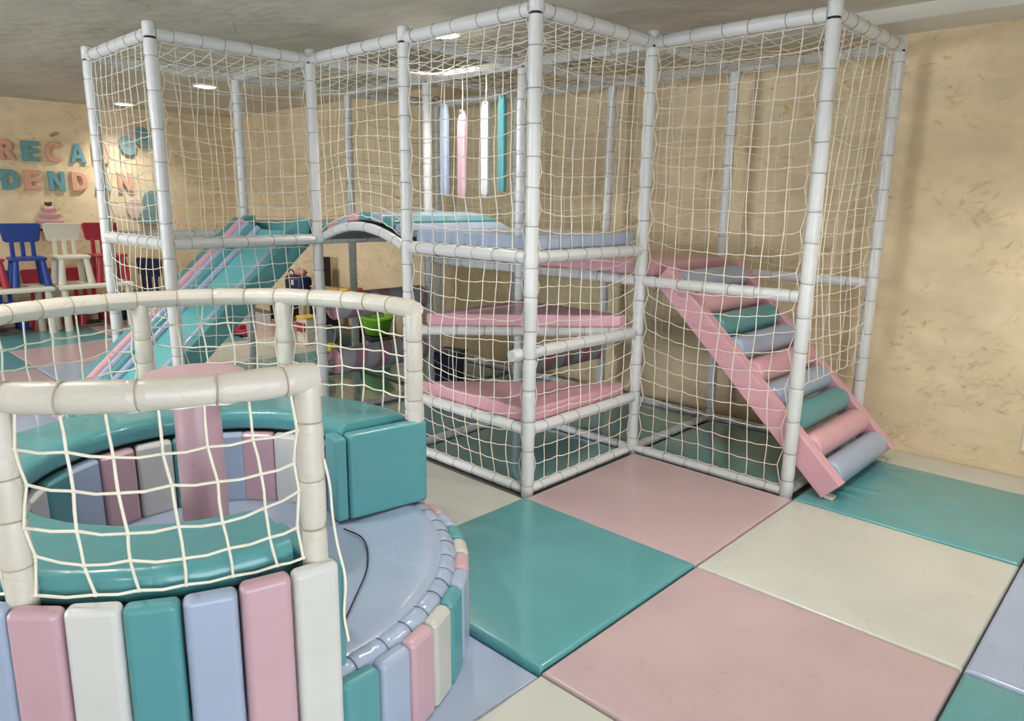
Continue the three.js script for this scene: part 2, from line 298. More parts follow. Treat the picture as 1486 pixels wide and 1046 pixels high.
{
  const far = [[-7, -2, 'teal', 'teal floor mat in front of the small white tables'], [-6, -2, 'pink', 'pink floor mat between the small tables and the slide'], [-5, -2, 'lav', 'lavender floor mat touching the side of the slide foot, past the pink one'],
    [-7, -3, 'cream', 'cream floor mat before the table of the blue chair'], [-6, -3, 'teal', 'teal floor mat next to the pink mat, before the table of the blue chair'], [-5, -3, 'pink', 'pink floor mat beyond the carousel rail, beside the slide foot'], [-4, -3, 'lav', 'lavender floor mat right at the slide foot'], [-3, -3, 'cream', 'cream floor mat between the slide foot and the carousel'], [-2, -3, 'pink', 'pink floor mat behind the carousel bench'], [-1, -3, 'teal', 'teal floor mat under the carousel bench'],
    [-7, -1, 'pink', 'pink floor mat under the navy chair side of the tables'], [-6, -1, 'teal', 'teal floor mat between the tables and the toy shelf'], [-5, -1, 'cream', 'cream floor mat under the red toy car'], [-7, 0, 'lav', 'lavender floor mat in the wall corner by the navy chair'], [-6, 0, 'pink', 'pink floor mat in front of the toy bag'], [-5, 0, 'cream', 'cream floor mat in front of the toy shelf'], [-4, 0, 'teal', 'teal floor mat under the toy kitchen'], [-4, -1, 'teal', 'teal floor mat beside the slide platform']];
  for (const [i, j, k, label] of far) { if (GX(i + 1) > -3.05 && j >= -1) floorMat(GX(i), -3.06, GZ(j + 1), GZ(j), M[k + 'Mat'], label); else gridMat(i, j, M[k + 'Mat'], label); }
  floorMat(GX(-4), -3.06, GZ(-1), GZ(-2), M.creamMat, 'cream floor mat squeezed beside the slide, outside the frame', 0.036);
  gridMat(-3, -2, M.tealMat, 'teal floor mat lying beneath the slide', 0.03); gridMat(-2, -2, M.lavMat, 'lavender floor mat between the slide and the bridge', 0.03);
}

// ------------------------------------------------------------------ play frame
const CX = { '-3': -3.017, '-2': -1.974, '-1': -0.992, 0: 0, 1: 0.997 }, CZ = { '-2': 1.971, '-1': 0.978, 0: 0, 1: -0.988 };
const C2 = (u, v) => [CX[v], CZ[u]];
const TOP = 2.425, FR = 0.035;
const frame = thing('climbing_structure', 'tall white foam-wrapped climbing frame hung with cord nets, with a stacked tower of pads', 'climbing frame');
const tieGeo = new Map(); let tieCount = 0, tieMax = 285; const tieRest = [];
function tieRing(r) { const k = r.toFixed(3); if (!tieGeo.has(k)) { const g = new THREE.TorusGeometry(r, 0.0021, 5, 18); tieGeo.set(k, g); } return tieGeo.get(k); }
function foamTube(name, parent, pts, r, mat, { spacing = 0.17, label, single: one = true, end = 0.06, tieMat = M.tie, lump = 0.06, tieR = 0 } = {}) {
  let L = 0; const cum = [0]; for (let i = 1; i < pts.length; i++) { L += pts[i].distanceTo(pts[i - 1]); cum.push(L); }
  const pointAt = (s) => { let i = 1; while (i < pts.length - 1 && cum[i] < s) i++; return pts[i - 1].clone().lerp(pts[i], (s - cum[i - 1]) / (cum[i] - cum[i - 1])); };
  const ties = []; for (let s = end + rr(0, 0.05); s < L - end * 0.6; s += spacing * rr(0.8, 1.2)) ties.push(s);
  const ss = new Set([0, L]); for (const t of ties) for (const d of [-0.02, -0.008, 0, 0.008, 0.02]) ss.add(Math.min(L, Math.max(0, t + d)));
  for (let s = 0; s < L; s += Math.max(0.05, L / 60)) ss.add(s);
  if (pts.length > 3) cum.forEach((s) => ss.add(s));
  const S = [...ss].sort((a, b) => a - b).filter((s, i, a) => !i || s - a[i - 1] > 1e-4), off = rnd() * 40;
  const rad = (s) => { let k = 1 + lump * (N3(s * 5 + off, 1.3, off) + 0.5 * N3(s * 17 + off, 3.3, off)); for (const t of ties) { const d = (s - t) / 0.009; k -= 0.09 * Math.exp(-d * d); } return r * k * (s < 1e-6 || s > L - 1e-6 ? 0.93 : 1); };
  const P3 = S.map((s) => { const p = pointAt(s); p.x += 0.0018 * N3(s * 3 + off, 0, 2); p.z += 0.0018 * N3(s * 3 + off, 5, 2); return p; });
  const g = sweepSection(P3, (i) => ring(rad(S[i]), 14));
  const m = part(name, g, mat, parent, label);
  for (const t of ties) {
    const p = pointAt(t), d = pointAt(Math.min(L, t + 0.01)).sub(pointAt(Math.max(0, t - 0.01))).normalize(), q = new THREE.Quaternion().setFromUnitVectors(V(0, 0, 1), d.add(V(rr(-0.08, 0.08), rr(-0.08, 0.08), rr(-0.08, 0.08))).normalize());
    const tg = tieRing(r * 0.935 + tieR);
    if (one && tieCount < tieMax) { const e = part('cable_tie', tg, tieMat, m); e.position.copy(p); e.quaternion.copy(q); tieCount++; }
    else { const c = tg.clone(); c.applyMatrix4(new THREE.Matrix4().compose(p, q, V(1, 1, 1))); tieRest.push(c); }
  }
  return m;
}
const colsAll = [[-1, 0], [0, 0], [0, 1], [1, 1], [-1, -1], [-1, -2], [-2, -2], [-2, -3], [-1, -3], [0, -3], [0, -2], [0, -1], [1, -1], [1, 0], [1, -2], [1, -3]];
colsAll.forEach(([u, v], k) => {
  const [x, z] = C2(u, v), front = k < 8;
  const p = foamTube('post', frame, lerpPts(V(x, 0.002, z), V(x, 2.395, z), 24), FR, M.foam, { spacing: 0.175, single: true });
  part('post_cap', at(new THREE.LatheGeometry([[0.0, 0.022], [0.022, 0.02], [0.034, 0.01], [0.036, -0.06], [0.0, -0.06]].map((a) => new THREE.Vector2(...a)), 16), x, 2.468, z), M.foam, p);
  if (front) part('joint_gap', at(new THREE.CylinderGeometry(0.026, 0.026, 0.03, 14), x, 2.402, z), M.darkGap, p);
});
function bar(a, b, y, r = FR, one = false, name = 'beam', inset = 0.03) {
  const A = V(a[0], y, a[1]), B = V(b[0], y, b[1]), d = B.clone().sub(A).normalize().multiplyScalar(inset);
  return foamTube(name, frame, lerpPts(A.add(d), B.sub(d), 10), r, M.foam, { spacing: 0.16, single: one, end: 0.05 });
}
const c = (u, v) => C2(u, v);
// top beams
for (const [a, b, one] of [[c(-2, -3), c(-2, -2), 1], [c(-2, -2), c(-1, -2), 1], [c(-1, -2), c(-1, -1), 1], [c(-1, -1), c(-1, 0), 1], [c(-1, 0), c(0, 0), 1], [c(0, 0), c(0, 1), 1], [c(0, 1), c(1, 1), 1],
  [c(1, 1), c(1, 0)], [c(1, 0), c(1, -1)], [c(1, -1), c(1, -2)], [c(1, -2), c(1, -3)], [c(1, -3), c(0, -3)], [c(0, -3), c(-1, -3)], [c(-1, -3), c(-2, -3)], [c(-1, -3), c(-1, -2)],
  [c(-1, -2), c(0, -2)], [c(-1, -1), c(0, -1)], [c(0, -2), c(0, -1)], [c(0, -1), c(0, 0)], [c(0, 0), c(1, 0)], [c(0, -1), c(1, -1)], [c(0, -2), c(1, -2)], [c(0, -3), c(0, -2)]]) bar(a, b, TOP, FR, !!one);
// deck beams at the high level
for (const [a, b, one] of [[c(-2, -3), c(-2, -2), 1], [c(-2, -2), c(-1, -2), 1], [c(-1, -1), c(-1, 0), 1], [c(-1, 0), c(0, 0), 1], [c(-1, -1), c(0, -1)], [c(-2, -3), c(-1, -3)], [c(-1, -3), c(0, -3)], [c(0, -3), c(0, -2)], [c(-1, -2), c(0, -2)], [c(-1, -3), c(-1, -2)]]) bar(a, b, 1.272, 0.032, !!one);
for (const [a, b, one] of [[c(0, 0), c(0, 1), 1], [c(1, 0), c(1, 1), 1], [c(0, -1), c(0, 0), 1], [c(0, -2), c(0, -1)], [c(1, -1), c(1, 0)], [c(0, 0), c(1, 0)], [c(0, -1), c(1, -1)], [c(1, -2), c(1, -1)]]) bar(a, b, 1.09, 0.032, !!one);
bar(c(-1, -1), c(0, 0), 0.775, 0.03, true);                                           // diagonal under the middle pad
bar([-0.05, 1.062], [-0.01, 0.03], 0.775, 0.033, true, 'beam', 0);                      // runs past the tower post
for (const [a, b] of [[c(-1, -1), c(0, -1)], [c(0, -1), c(0, 0)]]) bar(a, b, 0.775, 0.03);
for (const [a, b] of [[c(-1, -1), c(-1, 0)], [c(-1, 0), c(0, 0)]]) bar(a, b, 0.372, 0.032, true);
// base rails
for (const [a, b, one] of [[c(-1, -1), c(-1, 0), 1], [c(-1, 0), c(0, 0), 1], [c(0, 0), c(0, 1), 1], [c(0, 1), c(1, 1)], [c(-1, -1), c(0, -1)], [c(0, -1), c(0, 0)], [c(1, 1), c(1, 0)], [c(1, 0), c(1, -1)], [c(1, -1), c(1, -2)], [c(1, -2), c(1, -3)], [c(0, 0), c(1, 0)], [c(0, -1), c(1, -1)], [c(-2, -2), c(-1, -2)], [c(-1, -2), c(0, -2)], [c(-1, -2), c(-1, -1)]]) bar(a, b, 0.036, 0.027, !!one, 'base_rail');
if (tieRest.length) { const m = part('cable_tie_set', mergeGeometries(tieRest), M.tie, frame); m.userData.kind = 'stuff'; tieRest.length = 0; }

// ---- nets
function netGeo(node, ni, nj, r, { knots = false, skipEdge = false } = {}) {
  const N = []; for (let j = 0; j <= nj; j++) { N.push([]); for (let i = 0; i <= ni; i++) N[j].push(node(i / ni, j / nj, i, j)); }
  const gs = [];
  const cord = (pts) => {
    const o = []; for (let i = 0; i < pts.length; i++) { o.push(pts[i]); if (i < pts.length - 1) { const m = pts[i].clone().lerp(pts[i + 1], 0.5), l = pts[i].distanceTo(pts[i + 1]); m.y -= 0.05 * l * (Math.abs(pts[i].y - pts[i + 1].y) < 0.6 * l ? 1 : 0); m.x += rr(-0.02, 0.02) * l; m.z += rr(-0.02, 0.02) * l; o.push(m); } }
    gs.push(sweepSection(o, () => ring(r * rr(0.92, 1.08), 5), true));
  };
  for (let j = 0; j <= nj; j++) cord(N[j]);
  for (let i = 0; i <= ni; i++) { const p = []; for (let j = 0; j <= nj; j++) p.push(N[j][i]); cord(p); }
  if (knots) for (let j = 0; j <= nj; j++) for (let i = 0; i <= ni; i++) { const k = new THREE.IcosahedronGeometry(r * 1.75, 0); k.setIndex([...Array(k.attributes.position.count).keys()]); k.scale(1, 0.8, 1); k.translate(N[j][i].x, N[j][i].y, N[j][i].z); gs.push(k); }
  return mergeGeometries(gs.map((g) => { const q = g.clone(); q.deleteAttribute('uv'); q.deleteAttribute('normal'); return q; })).clone();
}
function finish(g) { g.computeVertexNormals(); return g; }
function netPanel(a, b, y0, y1, { cell = 0.1, bulge = 0.02, mess = 1, low } = {}) {
  const A = V(a[0], 0, a[1]), B = V(b[0], 0, b[1]), L = A.distanceTo(B), dir = B.clone().sub(A).normalize(), nrm = V(-dir.z, 0, dir.x), o = rnd() * 60;
  const ni = Math.round((L - 0.06) / cell), yA = (s) => low ? low(s) : y0, nj = Math.max(2, Math.round((y1 - y0) / (cell * 0.98)));
  const g = netGeo((s, t, i, j) => {
    const p = A.clone().add(dir.clone().multiplyScalar(0.035 + s * (L - 0.07)));
    const env = 4 * s * (1 - s), ve = 4 * t * (1 - t); let y = yA(s) + (y1 - yA(s)) * t;
    y += ve * (mess * 0.030 * N3(s * 2.2 + o, t * 3.1, o) - 0.04 * env * mess) + (t > 0 && t < 1 ? 0.004 * mess * rr(-1, 1) : 0);
    const along = (i > 0 && i < ni ? mess * (0.022 * N3(s * 2.5, t * 3.3 + o, 3 + o) + 0.004 * rr(-1, 1)) : ((j % 2) ? (i ? -0.028 : 0.028) : 0));
    p.add(dir.clone().multiplyScalar(along)).add(nrm.clone().multiplyScalar(env * ve * bulge * (1 + N3(s * 2, t * 2, o)) * mess + env * 0.012 * N3(s * 5, t * 5, o + 4)));
    p.y = y; return p;
  }, ni, nj, 0.0026);
  return part('cord_net', finish(g), M.cord, frame);
}
const NT = 2.385;
netPanel(c(-2, -3), c(-2, -2), 1.31, NT); netPanel(c(-2, -3), c(-2, -2), 0.82, 1.24);
netPanel(c(-2, -2), c(-1, -2), 1.31, NT, { bulge: -0.02 }); netPanel(c(-2, -2), c(-1, -2), 0.07, 1.23);
netPanel(c(-1, -2), c(-1, -1), 1.32, NT, { low: (s) => 1.33 + 0.12 * 4 * s * (1 - s) });
netPanel(c(-1, -1), c(-1, 0), 1.31, NT, { bulge: 0.03 }); netPanel(c(-1, -1), c(-1, 0), 0.07, 1.235, { bulge: 0.03, mess: 1.3 });
netPanel(c(-1, 0), c(0, 0), 0.07, NT, { bulge: -0.03, mess: 1.2 });
netPanel(c(0, 0), c(0, 1), 0.07, NT, { bulge: 0.05, cell: 0.108, mess: 1.3 });
netPanel(c(0, 1), c(1, 1), 0.62, NT, { bulge: -0.05, cell: 0.12, mess: 1.2 });
for (const [v0, v1] of [[-3, -2], [-2, -1], [-1, 0], [0, 1]]) netPanel(c(1, v0), c(1, v1), v0 < -1 ? 1.12 : 0.5, NT);
netPanel(c(-2, -3), c(-1, -3), 1.31, NT); netPanel(c(-1, -3), c(0, -3), 1.31, NT); netPanel(c(0, -3), c(1, -3), 1.31, NT);
netPanel(c(0, -2), c(0, -1), 0.07, 0.40, { mess: 1 });
function topNet(x0, x1, z0, z1) {
  const ni = Math.round((x1 - x0) / 0.1), nj = Math.round(Math.abs(z1 - z0) / 0.1), o = rnd() * 60;
  const g = netGeo((s, t, i, j) => V(x0 + 0.03 + s * (x1 - x0 - 0.06) + 0.02 * N3(s * 3, t * 3, o), TOP - 0.01 - 0.07 * 16 * s * (1 - s) * t * (1 - t) * (0.7 + N3(s * 2, t * 2, o)), z0 + (z0 < z1 ? 0.03 : -0.03) + t * (z1 - z0 + (z0 < z1 ? -0.06 : 0.06)) + 0.02 * N3(s * 3, t * 3, o + 9)), ni, nj, 0.0025);
  part('cord_net', finish(g), M.cord, frame);
}
for (const [v0, v1, u0, u1] of [[-1, 0, -1, 0], [-2, -1, -1, 0], [-1, 0, 0, 1], [0, 1, 0, 1], [-2, -1, 0, 1], [-3, -2, -2, -1], [-3, -2, -1, 0]]) topNet(CX[v0], CX[v1], CZ[u0], CZ[u1]);

// inner mats of the frame, between the base rails
{
  const inner = (u0, u1, v0, v1, label) => floorMat(CX[v0] + 0.035, CX[v1] - 0.035, CZ[u1] + 0.035, CZ[u0] - 0.035, M.tealInner, label, 0.022);
  inner(-1, 0, -1, 0, 'teal mat on the floor inside the net tower'); inner(0, 1, -1, 0, 'teal mat behind the net tower by the wall'); inner(0, 1, 0, 1, 'teal mat under the ladder behind the net');
  inner(-1, 0, -2, -1, 'teal mat under the arched bridge'); inner(0, 1, -2, -1, 'teal mat under the hanging strips'); inner(-1, 0, -3, -2, 'teal mat under the slide platform'); inner(0, 1, -3, -2, 'teal mat in the wall corner of the frame');
}

// ------------------------------------------------------------------ deck pads
function pad(name, label, pts, y0, h, mat) {   // flat upholstered pad over a polygon of [x, z]
  const s = new THREE.Shape(pts.map(([x, z]) => new THREE.Vector2(x, -z))), b = 0.012;
  const g = new THREE.ExtrudeGeometry(s, { depth: h - 2 * b, bevelEnabled: true, bevelSize: 0.0, bevelThickness: 0 });
  g.dispose(); const g2 = new THREE.ExtrudeGeometry(s, { depth: h - 2 * b, bevelEnabled: true, bevelSize: b, bevelOffset: -b, bevelThickness: b, bevelSegments: 3 });
  g2.rotateX(-Math.PI / 2); g2.translate(0, y0 + b, 0); return single(name, label, 'pad', metric(g2), mat);
}
const sq = (x0, x1, z0, z1) => [[x0, z0], [x1, z0], [x1, z1], [x0, z1]], q = 0.04;
pad('deck_pad', 'lavender pad on the highest deck of the tower', sq(CX[-1] + q, CX[0] - q, CZ[0] + q, CZ[-1] - q), 1.30, 0.075, M.lavWrinkle);
pad('deck_pad', 'pink triangular pad on the middle level of the tower, above the other triangle', [[CX[-1] + 0.06, CZ[0] + q], [CX[0] - q - 0.02, CZ[0] + q], [CX[0] - 0.07, 0.09], [CX[-1] + 0.09, CZ[-1] - 0.07], [CX[-1] + 0.06, CZ[-1] - 0.1]], 0.805, 0.075, M.pinkPad);
pad('deck_pad', 'pink triangular pad on the lowest level of the tower', [[CX[-1] + 0.08, CZ[-1] - 0.035], [CX[0] - 0.04, CZ[-1] - 0.04], [CX[0] - 0.035, 0.08], [CX[0] - 0.06, 0.06]], 0.385, 0.08, M.pinkPad);
pad('deck_pad', 'pink pad on the landing at the head of the ladder', sq(CX[-1] + q, CX[0] + 0.06, CZ[1] + q, CZ[0] - q), 1.115, 0.075, M.pinkPad);
pad('deck_pad', 'lavender pad on the low deck behind the arched bridge', sq(CX[-2] + q, CX[-1] - q, CZ[1] + q, CZ[0] - q), 1.115, 0.075, M.lav);
pad('deck_pad', 'teal pad on the platform at the head of the slide', sq(CX[-3] + q, CX[-2] - q, CZ[0] + q, CZ[-1] - q), 1.30, 0.075, M.teal);

// ------------------------------------------------------------------ arched bridge
{
  const t = thing('arched_bridge', 'arched bridge with white side tubes and padded pastel planks', 'bridge');
  const xa = CX[-2], xb = CX[-1], H = 0.105, ya = (s) => 1.272 + H * Math.sin(Math.PI * s) ** 0.85;
  for (const z of [CZ[-1], CZ[0]]) {
    const pts = Array.from({ length: 25 }, (_, i) => V(xa + 0.035 + (xb - xa - 0.07) * i / 24, ya(i / 24), z));
    foamTube('side_tube', t, pts, 0.029, M.foam, { spacing: 0.15, single: false });
  }
  const cs = ['pink', 'lav', 'pink', 'teal', 'lav', 'teal', 'lav'], n = cs.length;
  cs.forEach((k, i) => {
    const s0 = (i + 0.5) / n, x = xa + 0.05 + (xb - xa - 0.1) * s0, e = 0.02, sl = Math.atan2(ya(s0 + e) - ya(s0 - e), 2 * e * (xb - xa));
    const g = box(0.128, 0.055, CZ[-1] - CZ[0] - 0.08, 0.02, 3), m = part('plank', g, k === 'pink' ? M.pinkPad : k === 'teal' ? M.tealWrinkle : M.lavWrinkle, t);
    m.position.set(x, ya(s0) + 0.062, (CZ[-1] + CZ[0]) / 2); m.rotation.z = sl;
  });
  const pts = Array.from({ length: 13 }, (_, i) => V(xa + 0.05 + (xb - xa - 0.1) * i / 12, ya(i / 12) + 0.008, (CZ[-1] + CZ[0]) / 2));
  part('deck_board', sweepSection(pts, () => [[-0.45, -0.008], [0.45, -0.008], [0.45, 0.008], [-0.45, 0.008]]), M.ply, t);
}
if (tieRest.length) { const m = part('cable_tie_set', mergeGeometries(tieRest), M.tie, scene.getObjectByName('arched_bridge')); m.userData.kind = 'stuff'; tieRest.length = 0; }

// ------------------------------------------------------------------ slide
{
  const t = thing('slide', 'teal padded slide with pink and lavender side rolls running down to the mats', 'slide');
  const k = 0.908, yb = (z) => 1.335 - k * (z - 1.0), z0 = 1.02, z1 = 2.40, u = V(0, -k, 1).normalize(), nn = V(0, 1, k).normalize();
  const line = (x, off, za = z0, zb = z1, n = 12) => lerpPts(V(x, yb(za), za).addScaledVector(nn, off), V(x, yb(zb), zb).addScaledVector(nn, off), n);
  const slab = (name, x, off, w, h, mat, r = 0.012, za, zb) => part(name, sweepSection(line(x, off, za, zb), () => roundRect(w, h, r), true, nn), mat, t);
  slab('bed', -2.475, -0.03, 0.44, 0.06, M.slideBed);
  slab('side_panel', -2.165, -0.045, 0.075, 0.15, M.teal, 0.015); slab('side_roll', -2.225, 0.012, 0.05, 0.05, M.lav, 0.024);
  slab('side_roll', -2.700, 0.012, 0.055, 0.05, M.lav, 0.024); slab('side_roll', -2.755, 0.03, 0.06, 0.06, M.teal, 0.028); slab('side_roll', -2.81, 0.052, 0.055, 0.055, M.lav, 0.026);
  slab('side_roll', -2.862, 0.074, 0.068, 0.066, M.pinkPad, 0.03); slab('side_panel', -2.925, 0.03, 0.07, 0.16, M.teal, 0.02);
  slab('underside_board', -2.56, -0.072, 0.78, 0.02, M.ply, 0.005);
  for (const x of [-2.925, -2.15]) { const s = new THREE.Shape([[0.96, 1.30], [1.10, 1.20], [1.14, 1.30], [1.02, 1.40], [0.96, 1.40]].map(([z, y]) => new THREE.Vector2(z, y))); const g = extrude(s, 0.06, 0.01); g.rotateY(-Math.PI / 2); g.translate(x + 0.03, 0, 0); part('shoulder', metric(g), M.teal, t); }
}

// ------------------------------------------------------------------ ladder ramp with padded rolls
{
  const t = thing('padded_ladder', 'sloping ladder of pastel foam rolls between two pink side boards', 'ladder');
  const a = V(1.215, 0.092, 0), b = V(0.125, 1.135, 0), n = 9;
  for (const z of [-0.065, -0.895]) part('side_board', sweepSection(lerpPts(V(a.x, a.y, z), V(b.x, b.y, z), 10), () => roundRect(0.075, 0.135, 0.01), true), M.pinkPad, t);
  const cs = ['lav', 'pinkPad', 'teal', 'lav', 'pinkPad', 'lav', 'teal', 'pinkPad', 'lav'];
  for (let i = 0; i < n; i++) {
    const p = a.clone().lerp(b, (i + 0.42) / n), w = 0.745;
    const g = new THREE.LatheGeometry([[0, -w / 2], [0.055, -w / 2], [0.069, -w / 2 + 0.008], [0.076, -w / 2 + 0.03], [0.077, 0], [0.076, w / 2 - 0.03], [0.069, w / 2 - 0.008], [0.055, w / 2], [0, w / 2]].map((e) => new THREE.Vector2(...e)), 28);
    g.rotateX(Math.PI / 2);
    const m = part('roll', g, M[cs[i]], t); m.position.set(p.x + 0.005, p.y + 0.01, -0.48); m.rotation.z = 0.3;
  }
  part('foot', at(box(0.05, 0.02, 0.05, 0.004), 1.2, 0.05, -0.07), P.white, t); part('foot', at(box(0.05, 0.02, 0.05, 0.004), 1.2, 0.05, -0.89), P.white, t);
}

// ------------------------------------------------------------------ striped rollers
function roller(label, A, B, r) {
  const t = thing('squeeze_roller', label, 'roller'); const L = A.distanceTo(B), n = 90, turns = -7.4;
  const geo = (ph) => {
    const pos = [], idx = [], k = 9, h = Math.PI;            // half-turn helical band
    for (let i = 0; i <= n; i++) for (let j = 0; j <= k; j++) { const s = i / n, an = ph + turns * 2 * Math.PI * s * 0.5 + h * j / k; pos.push(r * Math.cos(an), r * Math.sin(an), s * L); }
    for (let i = 0; i < n; i++) for (let j = 0; j < k; j++) { const q0 = i * (k + 1) + j, q1 = q0 + k + 1; idx.push(q0, q0 + 1, q1, q1, q0 + 1, q1 + 1); }
    const g = new THREE.BufferGeometry(); g.setAttribute('position', new THREE.Float32BufferAttribute(pos, 3)); g.setIndex(idx); g.computeVertexNormals(); g.setAttribute('uv', new THREE.Float32BufferAttribute(new Float32Array(pos.length / 3 * 2), 2)); return g;
  };
  part('stripe', geo(0), M.rollPink, t, 'dusty pink spiral stripe'); part('stripe', geo(Math.PI), M.rollGrey, t, 'grey spiral stripe');
  for (const z of [0, L]) part('end_cap', at(new THREE.SphereGeometry(r, 24, 8).scale(1, 1, 0.18), 0, 0, z), z ? M.rollGrey : M.rollPink, t);
  const ax = new THREE.CylinderGeometry(0.02, 0.02, L + 0.16, 10); ax.rotateX(Math.PI / 2); part('axle', at(ax, 0, 0, L / 2), P.grey, t);
  t.position.copy(A); t.quaternion.setFromUnitVectors(V(0, 0, 1), B.clone().sub(A).normalize()); return t;
}
roller('dusty pink and grey spiral roller, upper one of the pair under the bridge', V(CX[-2], 0.80, 0.88), V(CX[-2], 0.80, 0.09), 0.095);
roller('dusty pink and grey spiral roller, lower one of the pair under the bridge', V(CX[-2], 0.40, 0.88), V(CX[-2], 0.40, 0.09), 0.095);
roller('dusty pink and grey spiral roller behind the tower, close to the wall', V(CX[-1], 0.40, -0.09), V(CX[-1], 0.40, -0.90), 0.085);

// ------------------------------------------------------------------ hanging strips
for (const [x, y1, y0, k, r, lbl] of [[-1.775, 2.226, 1.58, 'lav', 0.042, 'pale blue'], [-1.578, 2.17, 1.56, 'pink', 0.045, 'pink, beside the pale blue one,'], [-1.40, 2.09, 1.565, 'pink', 0.03, 'narrow pink half-hidden'], [-1.335, 2.212, 1.59, 'white', 0.042, 'white'], [-1.175, 2.244, 1.607, 'teal', 0.036, 'teal']]) {
  const z = k === 'pink' && r < 0.04 ? -0.06 : 0, t = thing('hanging_strip', `${lbl} padded strip hanging on a cord from a top beam`, 'strip', [x, 0, z], 0);
  const n = 16, pts = lerpPts(V(0, y0, 0), V(0, y1, 0), n), off = rnd() * 9;
  part('padding', sweepSection(pts, (i) => { const s = i / n, w = r * (1 - (k === 'pink' ? 0.6 : 0.25) * Math.max(0, (s - 0.88) / 0.12)) * (1 + 0.05 * N3(s * 6, off, 1)) * (i === 0 ? 0.9 : 1); return ring(1, 14).map(([a, b]) => [Math.sign(a) * Math.sqrt(Math.abs(a)) * w * 0.55, Math.sign(b) * Math.sqrt(Math.abs(b)) * w * 0.9]); }, true), M[k === 'white' ? 'white' : k], t);
  part('cord', tubeGeo([V(0, y1 - 0.02, 0), V(0.004, (y1 + TOP) / 2, 0), V(0, TOP - 0.02, 0)], 0.004, 6), M.cord, t);
  part('eyelet', at(new THREE.TorusGeometry(0.010, 0.003, 6, 12), 0, y1 - 0.005, 0.02), M.tie, t);
}

